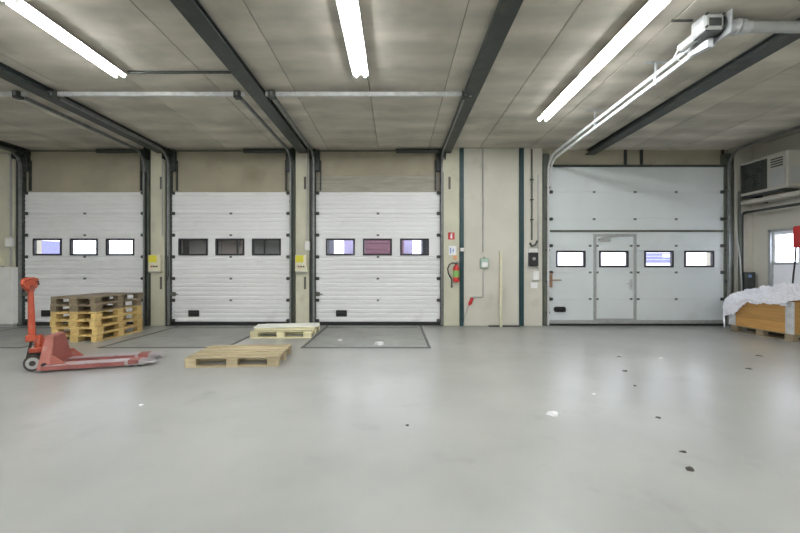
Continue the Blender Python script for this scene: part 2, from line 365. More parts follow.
def path_track(x, yb, zt, r, yend, z0=0.0, zend=None):
    p = [(x, yb, z0), (x, yb, zt - r)]
    for k in range(1, 7):
        a = math.pi / 2 * k / 6
        p.append((x, yb - r + r * math.cos(a), zt - r + r * math.sin(a)))
    p.append((x, yend, zend if zend else zt)); return p
def sweep(mb, path, w, d):                          # a flat channel swept in the y-z plane
    pts = [Vector(p) for p in path]; rings = []
    for i, p in enumerate(pts):
        t = (pts[min(i + 1, len(pts) - 1)] - pts[max(i - 1, 0)]).normalized(); a = Vector((1, 0, 0)); b = a.cross(t)
        rings.append([mb.bm.verts.new(p + a * u * w / 2 + b * v * d / 2) for u, v in ((-1, -1), (1, -1), (1, 1), (-1, 1))])
    for A, B in zip(rings, rings[1:]):
        for k in range(4): mb.bm.faces.new((A[k], A[(k + 1) % 4], B[(k + 1) % 4], B[k]))
    mb.bm.faces.new(rings[0][::-1]); mb.bm.faces.new(rings[-1]); return mb

def dock_door(n, rng, wins, label, handle, up_l, up_r):
    x0, x1 = rng; xc = (x0 + x1) / 2; hw = (x1 - x0) / 2
    d = thing('door_%d' % n, label, 'door', (xc, YD, 0), kind='structure')
    zb, ns = .08, 6; sh = (DT - zb) / ns
    for k in range(ns):
        za, zt = zb + k * sh, zb + (k + 1) * sh
        if k == 3:
            wz0, wz1 = Z(255.5, YD), Z(238.5, YD); m = MB()
            lx = -hw
            for a, b in wins + [(None, None)]:
                rx = X(a, YD) - xc if a else hw
                m.box(lx, rx, .0, .04, wz0, wz1); lx = (X(b, YD) - xc) if b else None
            for a, b in ((za, wz0), (wz1, zt)): m.prism([(.04, a), (.005, a), (0, a + .008), (0, b - .008), (.005, b), (.04, b)], -hw, hw)
            s = obj('section', m, 'door_white', d)
            for a, b in wins: window(s, X(a, YD) - xc, X(b, YD) - xc, wz0, wz1)
        else:
            s = obj('section', ribbed(-hw, hw, za, zt, 5), 'door_white', d)
        if k > 0: link('hinge', hinge_me, s, (0, 0, za))
        for sx in (-1, 1): link('roller_bracket', roller_me, s, (sx * (hw - .03), 0, za + (.03 if k == 0 else 0)))
    link('roller_bracket', roller_me, d, (-hw + .03, 0, DT - .03)); link('roller_bracket', roller_me, d, (hw - .03, 0, DT - .03))
    obj('bottom_seal', MB().box(-hw, hw, -.01, .05, .0, zb - .004, .004), 'rubber_black', d)
    hp = X(handle, YD) - xc
    hd = MB(); hd.box(hp - .125, hp + .125, -.02, 0, .20, .345, .012); hd.box(hp - .09, hp + .09, -.045, -.02, .25, .29, .005)
    obj('grip_handle', hd, 'plastic_black', d)
    lk = MB(); lk.box(-hw - .02, -hw + .09, -.04, -.005, Z(296, YD), Z(292, YD), .004); lk.tube([(-hw + .06, -.05, Z(294, YD)), (-hw + .16, -.05, Z(294, YD))], .012, 6)
    obj('slide_bolt', lk, 'steel_green', d)
    for sx, ux in ((-1, up_l), (1, up_r)):
        xe = X(ux, YD) - xc; xi = sx * (hw + .005)
        lo, hi = min(xe, xi), max(xe, xi)
        obj('upright', MB().box(lo, hi, -.035, .045, 0, ZC - .12, .003), 'steel_green' if sx > 0 else 'steel_dark', d)
        xt = sx * (hw + .035)
        obj('track', sweep(MB(), path_track(xt, -.075, ZC - .10, .30, 5.55 - YD, .02), .035, .055), 'galvanised_dark', d)
        obj('track_angle', MB().box(xt + sx * .025 - .008, xt + sx * .025 + .008, -.1, -.02, .0, 3.45), 'steel_dark', d)
        for zz in (.4, 1.2, 2.0, 2.8, 3.3): obj('track_bracket', MB().box(xt - .04, xt + .04, -.05, -.03, zz - .02, zz + .02), 'steel_dark', d)
        obj('cable_drum', MB().tube([(xt - .05, -.12, ZC - .12), (xt + .05, -.12, ZC - .12)], [.075, .095], 14), 'steel_dark', d)
        obj('bearing_plate', MB().box(xt + sx * .07 - .006, xt + sx * .07 + .006, -.2, .05, ZC - .26, ZC - .01), 'steel_dark', d)
        bxa, bxb = sorted((sx * (hw + .02), sx * (hw - .085)))
        obj('spring_bracket', MB().box(bxa, bxb, -.05, .045, ZC - .50, ZC - .02, .004), 'steel_dark', d)
        obj('inner_guide', MB().box(sx * (hw - .10) - .012, sx * (hw - .10) + .012, -.01, .045, DT + .03, ZC - .25), 'steel_dark', d)
        obj('track_hanger', MB().bar((xt, 5.75 - YD, ZC - .10), (xt, 5.75 - YD, ZC), .03, .004, (0, 1, 0)), 'galvanised', d)
        obj('end_buffer', MB().box(xt - .05, xt + .05, 5.56 - YD, 5.66 - YD, ZC - .16, ZC - .05, .01), 'steel_dark', d)
    obj('torsion_shaft', MB().tube([(-hw - .1, -.12, ZC - .075), (hw + .1, -.12, ZC - .075)], .014, 8), 'steel_dark', d)
    obj('torsion_spring', MB().tube([(hw - 1.0, -.12, ZC - .075), (hw - .03, -.12, ZC - .075)], .048, 12), 'steel_dark', d)
    obj('rear_crossbar', MB().box(-hw - .14, hw + .14, 5.60 - YD, 5.64 - YD, ZC - .115, ZC - .055, .004), 'galvanised_light', d)
    return d
dock_door(1, D1, [(33, 62), (70, 98), (106, 134.5)], 'ribbed sectional dock door behind the pallet stack', 47, 14.5, 150)
dock_door(2, D2, [(178.5, 208), (215.5, 244.5), (252, 281)], 'ribbed sectional dock door with three dark windows', 194, 165, 295)
dock_door(3, D3, [(326, 355), (363, 392), (400, 429)], 'ribbed sectional dock door whose middle window shows magenta', 341.5, 309.5, 442)

# large flush door with a wicket
x0, x1 = D4; xc = (x0 + x1) / 2; hw = (x1 - x0) / 2
d = thing('door_4', 'large smooth grey sectional door with a wicket door', 'door', (xc, Y4, 0), kind='structure')
zs = [.05, .60, 1.20, 1.80, 2.13, 2.40, 3.01, DT4]
wins = [(556, 585.5), (599, 628.5), (644, 673.5), (684, 714)]
WZ0, WZ1 = Z(267.3, Y4), Z(250.7, Y4)
hx = [X(p, Y4) - xc for p in (590, 597, 631, 638, 676)]
hx_top = [X(p, Y4) - xc for p in (594, 635, 676)]
for k, (za, zt) in enumerate(zip(zs, zs[1:])):
    if k == 2:
        m = MB(); lx = -hw
        for a, b in wins + [(None, None)]:
            rx = X(a, Y4) - xc if a else hw
            m.box(lx, rx, 0, .045, WZ0, WZ1); lx = (X(b, Y4) - xc) if b else None
        for a, b in ((za, WZ0), (WZ1, zt)): m.prism([(.045, a), (.005, a), (0, a + .006), (0, b - .006), (.005, b), (.045, b)], -hw, hw)
        s = obj('section', m, 'door_grey', d)
        for a, b in wins: window(s, X(a, Y4) - xc, X(b, Y4) - xc, WZ0, WZ1)
    else:
        s = obj('section', MB().prism([(.045, za), (.005, za), (0, za + .006), (0, zt - .006), (.005, zt), (.045, zt)], -hw, hw), 'door_grey', d)
    if k and k != 4:
        for h in (hx_top if k in (5, 6) else hx): link('hinge', hinge_me, s, (h, 0, za))
        for sx in (-1, 1): link('roller_bracket', roller_me, s, (sx * (hw - .03), 0, za))
obj('reinforcing_rail', MB().box(-hw + .02, hw - .02, -.025, 0, 2.11, 2.155, .004), 'steel_green', d)
obj('bottom_rail', MB().box(-hw, hw, -.012, 0, .05, .13, .003), 'aluminium', d)
obj('bottom_seal', MB().box(-hw, hw, -.015, .05, 0, .046, .004), 'rubber_black', d)
obj('header_seal', MB().box(-hw - .05, hw + .05, -.03, .06, DT4 + .003, DT4 + .05, .004), 'steel_dark', d)
wk = obj('wicket_door', MB(), 'door_grey', d)
fx0, fx1, fz0, fz1 = X(593.3, Y4) - xc, X(636.2, Y4) - xc, Z(320.5, Y4), Z(233.8, Y4)
f = MB(); fw = .062
f.box(fx0, fx0 + fw, -.02, 0, fz0, fz1, .004); f.box(fx1 - fw, fx1, -.02, 0, fz0, fz1, .004); f.box(fx0, fx1, -.022, 0, fz1 - fw, fz1, .004); f.box(fx0, fx1, -.018, 0, fz0, fz0 + .045, .004)
obj('wicket_frame', f, 'aluminium', d)
bpy.data.objects.remove(wk)
obj('door_closer', MB().box(fx0 + .10, fx0 + .36, -.07, 0, fz1 - .17, fz1 - .11, .008), 'plastic_grey', d)
obj('closer_arm', MB().bar((fx0 + .15, -.06, fz1 - .10), (fx0 + .62, -.05, fz1 - .05), .02, .02), 'plastic_grey', d)
lv = MB(); lv.box(fx1 - .15, fx1 - .10, -.02, 0, .82, 1.05, .005); lv.tube([(fx1 - .125, -.05, .95), (fx1 - .24, -.05, .95)], .011, 6); lv.tube([(fx1 - .125, -.05, .95), (fx1 - .125, -.01, .95)], .011, 6)
obj('lever_handle', lv, 'galvanised', d)
gp = MB(); xg = X(559.5, Y4) - xc; gp.box(xg - .13, xg + .13, -.02, 0, .31, .43, .03); gp.box(xg - .09, xg + .09, -.045, -.02, .345, .385, .006)
obj('grip_handle', gp, 'plastic_black', d)
bt = MB(); zb_ = Z(280, Y4); bt.box(-hw - .02, -hw + .06, -.05, -.005, zb_ - .16, zb_ + .16, .006); bt.tube([(-hw, -.06, zb_), (-hw + .25, -.06, zb_)], .014, 6)
obj('slide_bolt', bt, 'rust', d)
for sx, ux in ((-1, 543), (1, 733)):
    xe = X(ux, Y4) - xc; xi = sx * (hw + .004)
    obj('upright', MB().box(min(xe, xi), max(xe, xi), -.03, .10, 0, ZC - .12, .003), 'steel_green', d)
    xt = sx * (hw + .05)
    if sx < 0:
        obj('track', sweep(MB(), path_track(xt, -.08, 3.765, .33, 4.15 - Y4, .02, 3.845), .03, .052), 'galvanised_light', d)
        obj('track', sweep(MB(), path_track(xt, -.20, 3.655, .30, 4.15 - Y4, 3.1, 3.745), .03, .045), 'galvanised_light', d)
    else:
        obj('track', sweep(MB(), path_track(xt, -.08, 3.90, .33, 4.15 - Y4, .02), .03, .05), 'galvanised_dark', d)
    for zz in (.3, 1.0, 1.7, 2.4, 3.1): obj('track_bracket', MB().box(xt - .05, xt + .05, -.055, -.03, zz - .025, zz + .025), 'steel_dark', d)
    for yy in ((6.4, 4.9) if sx < 0 else ()):
        zl = 3.62 + (8.2 - yy) * .022
        h = MB(); h.box(xt - .16, xt + .16, yy - .02 - Y4, yy + .02 - Y4, ZC - .008, ZC); h.box(xt - .012, xt + .012, yy - .012 - Y4, yy + .012 - Y4, zl, ZC); h.box(xt - .02, xt + .02, yy - .02 - Y4, yy + .02 - Y4, zl, zl + .17)
        obj('track_hanger', h, 'galvanised', d)
# spring assembly at the rear end of the rails
ye, ze = 4.03 - Y4, ZC - .10
xq = -(hw + .05)
obj('gear_box', MB().box(xq - .16, xq + .05, ye - .10, ye + .10, ze - .08, ze + .09, .02), 'plastic_grey', d)
obj('motor', MB().tube([(xq - .10, ye + .02, ze - .05), (xq - .10, ye + .30, ze - .05)], [.05, .055], 12), 'plastic_grey', d, smooth=True)
obj('gear_front_shade', MB().box(xq - .12, xq + .01, ye - .112, ye - .10, ze - .05, ze + .03, .003), 'steel_dark', d)  # dark plate put on to give the gear box its recess shade
obj('gear_base_shade', MB().box(xq - .14, xq + .03, ye - .085, ye + .085, ze - .10, ze - .081, .003), 'steel_dark', d)  # dark sheet underneath, colour standing in for shade in the recesses
for bx_, bz_ in ((-.145, .07), (.035, .07), (-.145, -.06), (.035, -.06)): obj('bolt', MB().tube([(xq + bx_, ye - .115, ze + bz_), (xq + bx_, ye - .095, ze + bz_)], .012, 6), 'steel_dark', d)
obj('chain_wheel', MB().tube([(xq + .058, ye, ze), (xq + .075, ye, ze)], .10, 18), 'steel_dark', d)
obj('motor_cap', MB().box(xq - .10, xq + .01, ye - .07, ye + .03, ze + .06, ze + .10, .01), 'plastic_black', d)
pl = MB(); pl.box(xq + .08, xq + .095, ye - .14, ye + .14, ze - .14, ze + .10); pl.box(xq + .02, xq + .12, ye + .10, ye + .16, ze - .14, ze - .08)
obj('bearing_plate', pl, 'galvanised', d)
obj('cable_drum', MB().tube([(xq + .12, ye, ze), (xq + .15, ye, ze), (xq + .16, ye, ze), (xq + .24, ye, ze), (xq + .25, ye, ze)], [.085, .085, .06, .075, .085], 16), 'galvanised', d)
obj('spring_cone', MB().tube([(xq + .28, ye, ze), (xq + .33, ye, ze), (xq + .34, ye, ze), (xq + .40, ye, ze)], [.075, .075, .055, .06], 14), 'galvanised', d)
obj('torsion_spring', MB().tube([(xq + .40, ye, ze), (hw - .25, ye, ze)], .058, 14), 'plastic_grey', d, smooth=True)
obj('torsion_shaft', MB().tube([(xq, ye, ze), (hw + .1, ye, ze)], .016, 8), 'galvanised', d)
obj('motor_cable', MB().tube([(xq - .14, ye + .29, ze - .06), (xq - .16, ye + .34, ze - .14), (xq - .08, ye + .34, ze - .18), (xq, ye + .28, ze - .12)], .008, 6), 'plastic_white', d)
obj('end_bracket', MB().prism([(ye + .02, ze - .20), (ye + .30, ze - .16), (ye + .30, ze - .08), (ye + .02, ze - .06)], xq - .03, xq + .03), 'galvanised', d)

# ---------------------------------------------------------------- ceiling conduit from the light to the beam
tag(obj('conduit_pipe', MB().tube([(X(128, 5.12), 5.12, ZC - .02), (-2.16, 5.12, ZC - .02)], .018, 8), 'steel_dark'), 'thin dark conduit on the ceiling between a light and a beam', 'conduit')
tag(obj('conduit_pipe', MB().tube([(X(672, 4.05), 4.05, ZC - .02), (3.20, 4.05, ZC - .02)], .014, 8), 'steel_dark'), 'short dark conduit on the ceiling beside the door motor', 'conduit')

# ---------------------------------------------------------------- dock levelers
for (a, b), lb in ((( -8.15, -6.14), 'flat steel dock leveler plate in front of the door behind the pallet stack'), ((-4.80, -2.80), 'flat steel dock leveler plate in front of the door with dark windows'),
                   ((-1.50, .52), 'flat steel dock leveler plate in front of the door with the magenta window')):
    t = thing('dock_leveler', lb, 'dock leveler', ((a + b) / 2, 0, 0), group='dock levelers'); hw_ = (b - a) / 2
    f = MB(); f.box(-hw_ - .05, -hw_, 6.13, 8.40, .001, .008); f.box(hw_, hw_ + .05, 6.13, 8.40, .001, .008); f.box(-hw_ - .05, hw_ + .05, 6.08, 6.13, .001, .008)
    obj('pit_frame', f, 'leveler_frame', t)
    obj('deck_plate', MB().box(-hw_ + .012, hw_ - .012, 6.145, 8.10, .001, .006), 'leveler_steel', t)
    obj('lip_plate', MB().box(-hw_ + .05, hw_ - .05, 8.115, 8.38, .001, .010), 'leveler_steel', t)
    obj('hinge_rod', MB().tube([(-hw_ + .02, 8.108, .008), (hw_ - .02, 8.108, .008)], .007, 6), 'leveler_frame', t)

# ---------------------------------------------------------------- pallets
def make_pallet(L, W, m, hgt=.132):
    t = thing('pallet', '', 'pallet')
    tb = .019; bh = hgt - 3 * tb
    ws = [.145, .10, .145, .10, .145]; gap = (W - sum(ws)) / 4; y = -W / 2
    for i, bw in enumerate(ws):
        obj('top_board', MB().box(-L / 2, L / 2, y, y + bw, hgt - tb, hgt, .002), m, t); y += bw + gap
    me_s = MB().box(-.0725, .0725, -W / 2, W / 2, -tb / 2, tb / 2, .002).mesh(m, 'stringer_board')
    for x in (-L / 2 + .0725, 0, L / 2 - .0725): link('stringer_board', me_s, t, (x, 0, hgt - 1.5 * tb))
    me_b = MB().box(-.0725, .0725, -.05, .05, -bh / 2, bh / 2, .003).mesh(m, 'block')
    me_c = MB().box(-.0725, .0725, -.0725, .0725, -bh / 2, bh / 2, .003).mesh(m, 'block')
    for x in (-L / 2 + .0725, 0, L / 2 - .0725):
        for yy, me in ((-W / 2 + .05, me_b), (0, me_c), (W / 2 - .05, me_b)): link('block', me, t, (x, yy, tb + bh / 2))
    for yy, bw in ((-W / 2 + .05, .10), (0, .145), (W / 2 - .05, .10)):
        obj('bottom_board', MB().box(-L / 2, L / 2, yy - bw / 2, yy + bw / 2, 0, tb, .002), m, t)
    return t
PH = .132
ylw = make_pallet(1.2, .80, 'wood_yellow'); gry = make_pallet(1.2, .80, 'wood_grey')
stack = [(ylw, 0, 0, 90), (None, .01, -.01, 91), (None, -.02, .0, 89.5), (None, -.02, .01, 90.5), (gry, -.02, .0, 91), (None, -.01, .01, 88.5)]
order = ['bottom one', 'second one up', 'third one up', 'fourth one up', 'second one down', 'top one']
for i, (p, dx, dy, rz) in enumerate(stack):
    o = p if p else copy_tree(ylw if i < 4 else gry)
    o.location = (-5.655 + dx, 7.18 + dy, PH * i + .0005 * i); o.rotation_euler.z = math.radians(rz)
    o['label'] = ('weathered grey-brown wooden pallet, ' if i > 3 else 'yellow wooden pallet, ') + order[i] + ' in the pallet stack'
    o['group'] = 'pallets in the stack'
o = make_pallet(1.2, .80, 'wood_tan'); o.location = (-2.175, 5.31, 0); o.rotation_euler.z = math.radians(3.5)
o['label'] = 'tan wooden pallet lying alone on the open floor'
pale = make_pallet(1.12, .98, 'wood_pale'); pale.location = (-2.15, 7.42, 0); pale.rotation_euler.z = math.radians(2)
pale['label'] = 'pale new wooden pallet lying between two dock levelers'
bd = MB(); bd.box(-.64, .60, -.46, .0, .0, .018, .003)
tag(obj('loose_board', bd, 'wood_board', loc=(-2.20, 7.80, PH + .001), rot=(0, 0, math.radians(10))), 'pale loose board lying across the pale pallet', 'board')

# ---------------------------------------------------------------- hand pallet truck
t = thing('hand_pallet_truck', 'red hand pallet truck with upright handle and worn forks', 'pallet truck', (-4.446, 4.89, 0), math.radians(17.5))
for sy in (-1, 1):
    f = MB(); yc = sy * .19
    f.prism([(-.02, .04), (-.02, .092), (1.0, .090), (1.16, .062), (1.19, .045), (1.0, .04)], yc - .08, yc + .08, 'y')
    fk = obj('fork', f, 'fork_steel', t)
    e = MB(); e.box(-.02, .86, yc - .082, yc - .0801, .03, .080); e.box(-.02, .86, yc + .0801, yc + .082, .03, .080)
    obj('fork_edge', e, 'fork_side', fk)
    obj('tip_plate', MB().prism([(.90, .035), (.90, .093), (1.02, .090), (1.02, .04)], yc - .081, yc + .081, 'y'), 'fork_side', fk)
    r = MB()
    for xr in (.93, 1.02): r.tube([(xr, yc - .045, .038), (xr, yc + .045, .038)], .036, 12)
    obj('load_roller', r, 'grease_dark', t)
    obj('roller_bracket', MB().box(.87, 1.09, yc - .055, yc - .047, .02, .06).box(.87, 1.09, yc + .047, yc + .055, .02, .06), 'galvanised', t)
# chassis: sloped side cheeks, front plate and top
ch = MB()
ch.hexa([(-.07, -.26, .035), (.075, -.26, .035), (.075, .26, .035), (-.07, .26, .035), (-.035, -.13, .43), (.045, -.13, .43), (.045, .13, .43), (-.035, .13, .43)])
ch.hexa([(-.045, -.145, .425), (.055, -.145, .425), (.055, .145, .425), (-.045, .145, .425), (-.04, -.135, .445), (.045, -.135, .445), (.045, .135, .445), (-.04, .135, .445)])
obj('chassis', ch, 'truck_pink', t)
for sy in (-1, 1):
    obj('side_gusset', MB().prism([(.06, .07), (.06, .20), (.10, .20), (.22, .088), (.22, .07)], sy * .235 - .01, sy * .235 + .01, 'y'), 'truck_pink', t)
obj('rear_plate', MB().hexa([(.078, -.24, .09), (.084, -.24, .09), (.084, .24, .09), (.078, .24, .09), (.048, -.12, .42), (.055, -.12, .42), (.055, .12, .42), (.048, .12, .42)]), 'truck_plate', t)
bl = MB().tube([(.0, -.275, .10), (.0, -.235, .10)], .02, 8); obj('pivot_bolt', bl, 'grease_dark', t)
pu = MB(); pu.tube([(-.17, 0, .12), (-.17, 0, .44)], .045, 12); pu.tube([(-.11, .0, .20), (-.11, .0, .40)], .035, 10); pu.box(-.24, -.05, -.08, .08, .22, .28, .01)
obj('pump_unit', pu, 'truck_red', t)
obj('pump_base', MB().box(-.25, -.06, -.06, .06, .12, .22, .01), 'grease_dark', t)
for sy in (-1, 1):
    wm = MB(); wm.tube([(-.17, sy * .105 - .025, .10), (-.17, sy * .105 + .025, .10)], .10, 20)
    wl_ = obj('steering_wheel', wm, 'grease_dark', t)
    rm = MB(); rm.tube([(-.17, sy * .105 - .028, .10), (-.17, sy * .105 + .028, .10)], .074, 18); obj('wheel_rim', rm, 'plastic_grey', wl_)
    hb = MB(); hb.tube([(-.17, sy * .105 - .034, .10), (-.17, sy * .105 + .034, .10)], .035, 10); obj('wheel_hub', hb, 'grease_dark', wl_)
hx_ = -.09
hs = MB(); hs.tube([(-.15 + hx_, 0, .36), (-.165 + hx_, 0, 1.0), (-.17 + hx_, 0, 1.02)], [.040, .030, .022], 10); hs.box(-.20 + hx_, -.08 + hx_, -.055, .055, .36, .44, .01)
hn = obj('handle_shaft', hs, 'truck_red', t)
lp = MB(); lp.bar((-.17, 0, 1.00), (-.172, 0, 1.10), .10, .05, (1, 0, 0))
lp.tube([(-.172, 0, 1.01), (-.172, -.12, 1.05), (-.172, -.16, 1.10), (-.172, -.15, 1.15), (-.172, -.08, 1.165), (-.172, .08, 1.165), (-.172, .15, 1.15), (-.172, .16, 1.10), (-.172, .12, 1.05), (-.172, 0, 1.01)], .017, 8)
lp.box(-.235, -.10, -.05, .05, 1.075, 1.15, .012)
obj('handle_grip', lp, 'truck_red', hn, loc=(hx_, 0, 0))
obj('release_lever', MB().tube([(-.12, .0, 1.14), (-.085, .0, 1.12), (-.08, 0, 1.08)], .009, 6), 'grease_dark', hn, loc=(hx_, 0, 0))
obj('handle_link', MB().bar((-.20, -.0, .14), (-.15, 0, .40), .03, .02), 'grease_dark', hn, loc=(hx_, 0, 0))

# ---------------------------------------------------------------- wooden box of pallet collars with plastic film
bx, by = 7.36, 7.19
bp_ = copy_tree(gry); bp_.location = (bx, by, 0); bp_.rotation_euler.z = math.radians(91)  # darker grey wood chosen so this pallet looks in shade
bp_['label'] = 'wooden pallet under the brown box in the hall corner'
if 'group' in bp_: del bp_['group']
for k in range(3):
    c = thing('pallet_collar', ('lowest', 'middle', 'topmost')[k] + ' brown wooden collar of the box under the plastic film', 'pallet collar', (bx, by, PH + .19 * k), math.radians(91), group='collars of the box')
    for sx in (-1, 1): obj('end_board', MB().box(sx * .60 - .01, sx * .60 + .01, -.40, .40, .001, .189, .002), 'wood_brown', c)
    for sy in (-1, 1): obj('side_board', MB().box(-.589, .589, sy * .40 - .01, sy * .40 + .01, .001, .189, .002), 'wood_brown', c)
    for sx in (-1, 1):
        for sy in (-1, 1):
            m = MB(); X1, Y1 = sx * .61, sy * .41
            m.box(min(X1, X1 - sx * .13), max(X1, X1 - sx * .13), min(Y1, Y1 + sy * .004), max(Y1, Y1 + sy * .004), .0005, .1895)
            m.box(min(X1, X1 + sx * .004), max(X1, X1 + sx * .004), min(Y1, Y1 - sy * .025), max(Y1, Y1 - sy * .025), .0005, .1895)
            m.tube([(X1 + sx * .006, Y1 + sy * .006, .0), (X1 + sx * .006, Y1 + sy * .006, .19)], .009, 6)
            for zz in (.05, .14): m.tube([(X1 - sx * .06, Y1, zz), (X1 - sx * .06, Y1 + sy * .008, zz)], .008, 6)
            obj('corner_hinge', m, 'galvanised', c)
from mathutils import noise as nz
def crumple(x, y, k=1.0):
    p = Vector((x * 5 * k, y * 5 * k, 3.1)); return abs(nz.noise(p)) * .6 + abs(nz.noise(p * 2.1)) * .45 + abs(nz.noise(p * 4.3)) * .32 + abs(nz.noise(p * 9.1)) * .12
bm = bmesh.new(); NX, NY = 40, 54; grid = []
zt_ = PH + .19 * 3
for i in range(NX + 1):
    row = []
    for j in range(NY + 1):
        a_ = -.62 + 1.0 * i / NX; b_ = -.60 + 1.42 * j / NY          # cloth coordinates: negative a_ hangs over the long side
        x, y = max(a_, -.43), min(b_, .625)
        ia = max(0, min(1, (x + .43) / .38)) * max(0, min(1, (.42 - x) / .2)); ib = max(0, min(1, (y + .60) / .35)) * (1 - .55 * max(0, min(1, (y + .10) / .6)))
        cr = crumple(a_, b_)
        z = zt_ + .012 + .24 * (ia ** .8) * ib + .10 * cr * (.25 + .75 * ia)
        da, db = max(0, -.43 - a_), max(0, b_ - .625)
        fall = .10 + .30 * max(0, min(1, (b_ - .10) / .35)) ** 1.5 + .06 * nz.noise(Vector((b_ * 6, 1.7, .3)))
        if da > 0: z -= da / .19 * fall; x = -.43 - .025 - .09 * cr * min(1, da / .06)
        if db > 0: z -= db / .195 * .36; y = .625 + .02 + .08 * cr
        j_ = .011; row.append(bm.verts.new((x + random.uniform(-j_, 0), y + random.uniform(-j_, j_), max(.05, z + random.uniform(-.004, .016)))))
    grid.append(row)
for i in range(NX):
    for j in range(NY):
        q = (grid[i][j], grid[i + 1][j], grid[i + 1][j + 1], grid[i][j + 1])
        k = random.randint(0, 1)
        bm.faces.new((q[k], q[k + 1], q[k + 2])); bm.faces.new((q[k], q[k + 2], q[(k + 3) % 4]))
mb = MB.__new__(MB); mb.bm = bm
tag(obj('plastic_film', mb, 'film_plastic', loc=(bx, by, 0)), 'crumpled clear plastic film heaped over the brown wooden box', 'plastic film')

# ---------------------------------------------------------------- things on the left wall end
cb = thing('storage_cabinet', 'shallow white metal cabinet standing against the wall by the dock door', 'cabinet', (X(12.5, 8.28), 8.28, 0))
obj('body', MB().box(-1.10, 0, 0, .125, .06, 1.30, .006), 'plastic_white', cb)
obj('plinth', MB().box(-1.08, -.02, .02, .125, 0, .06), 'plastic_grey', cb)
dd = obj('door', MB().box(-.95, -.03, -.015, 0, .08, 1.27, .005), 'plastic_white', cb)
obj('handle', MB().box(-.60, -.57, -.035, -.015, .65, .80, .004), 'plastic_grey', dd)
obj('top', MB().box(-1.11, .01, -.02, .125, 1.30, 1.32, .004), 'plastic_white', cb)

def control_box(px, label, z0=Z(271.5, YP), z1=Z(255, YP), w=.26):
    x = X(px, YP)
    t = thing('control_box', label, 'control box', (x, YP, z0), group='dock door control boxes'); h = z1 - z0
    bo = obj('housing', MB().box(-w / 2, w / 2, -.11, 0, 0, h, .01), 'plastic_cream', t)
    obj('label_sticker', MB().box(-w / 2 + .015, w / 2 - .07, -.1125, -.11, h * .55, h - .012), 'label_yellow', t)
    for k, m in ((-.045, 'signal_red'), (.01, 'plastic_black'), (.065, 'plastic_black')):
        obj('button', MB().tube([(k, -.11, h * .30), (k, -.128, h * .30)], .018, 10), m, t)
    obj('lower_lip', MB().box(-w / 2 + .01, w / 2 - .01, -.105, 0, -.025, -.001, .004), 'plastic_grey', t)
    return t
control_box(157, 'cream dock control box on the pier beside the pallet stack')
control_box(302, 'cream dock control box on the pier behind the pale pallet')
control_box(-1, 'cream dock control box with yellow sticker above the white cabinet', 1.352, 1.60)

def pipe(label, path, r, m='plastic_grey', name='conduit_pipe', cat='conduit'):
    return tag(obj(name, MB().tube(path, r, 8), m), label, cat)
def junction(px, py, w_, h_, Y, label, m='plastic_white', group=None, name='junction_box'):
    x, z = X(px, Y), Z(py, Y)
    t = thing(name, label, 'junction box', (x, Y, z), group=group)
    obj('housing', MB().box(-w_ / 2, w_ / 2, -.07, 0, -h_ / 2, h_ / 2, .006), m, t)
    obj('lid', MB().box(-w_ / 2 + .01, w_ / 2 - .01, -.082, -.07, -h_ / 2 + .01, h_ / 2 - .01, .004), m, t)
    return t
junction(11.5, 242.5, .15, .20, YP, 'white junction box on a conduit above the white cabinet')
pipe('grey conduit rising from the junction box above the white cabinet', [(X(12, YP), YP - .03, Z(237, YP)), (X(12, YP), YP - .03, 3.80), (X(10, YP), YP - .04, 3.86), (X(-20, YP), YP - .04, 3.88)], .018)
pipe('short grey conduit between the junction box and the white cabinet', [(X(12, YP), YP - .03, Z(248, YP)), (X(12, YP), YP - .03, 1.33)], .018)
junction(307.7, 246, .11, .20, YP, 'small white junction box above the control box behind the pale pallet')
pipe('grey conduit down to the small junction box on the narrow pier', [(X(307.7, YP), YP - .03, Z(241, YP)), (X(307.7, YP), YP - .03, 3.85)], .016)
pipe('grey conduit on the pier beside the door with dark windows', [(X(163.2, YP), YP - .03, Z(236, YP)), (X(163.2, YP), YP - .03, 3.85)], .014)
pipe('dark hooked pull rope at the side of the door with dark windows', [(X(168.5, YP), YP - .10, Z(256, YP)), (X(171, YP), YP - .12, Z(256, YP)), (X(171.5, YP), YP - .12, Z(275, YP)), (X(169.5, YP), YP - .10, Z(281, YP))], .014, 'steel_dark', 'pull_rope', 'rope')

# ---------------------------------------------------------------- fire point
xe, ze0 = X(455.5, YP), Z(282, YP)
t = thing('fire_extinguisher', 'red fire extinguisher with green label and black hose on the wall', 'fire extinguisher', (xe, YP - .085, ze0))
obj('cylinder', MB().lathe([(.045, 0), (.066, .012), (.07, .03), (.07, .30), (.062, .34), (.035, .365), (.028, .375), (.028, .39)], 18), 'signal_red', t, smooth=True)
obj('label_band', MB().lathe([(.071, .11), (.0715, .112), (.0715, .255), (.071, .257)], 18), 'label_green', t)
v = MB(); v.box(-.025, .025, -.025, .025, .39, .43, .005); v.bar((-.02, 0, .44), (.09, 0, .455), .022, .012); v.bar((-.02, 0, .425), (.085, 0, .405), .022, .01)
obj('valve', v, 'plastic_black', t)
obj('hose', MB().tube([(-.02, -.01, .41), (-.08, -.02, .43), (-.15, -.02, .39), (-.19, -.02, .30), (-.175, -.02, .19), (-.13, -.02, .11), (-.10, -.02, .06), (-.10, -.02, -.05)], .015, 8), 'rubber_black', t, smooth=True)
obj('nozzle', MB().tube([(-.10, -.02, -.04), (-.10, -.02, -.12)], [.015, .024], 8), 'plastic_black', t)
obj('wall_bracket', MB().box(-.03, .03, .06, .085, .20, .32), 'steel_dark', t)
s = thing('fire_sign', 'small square red and white sign above the fire extinguisher', 'sign', (X(451.3, YP), YP, Z(236, YP)))
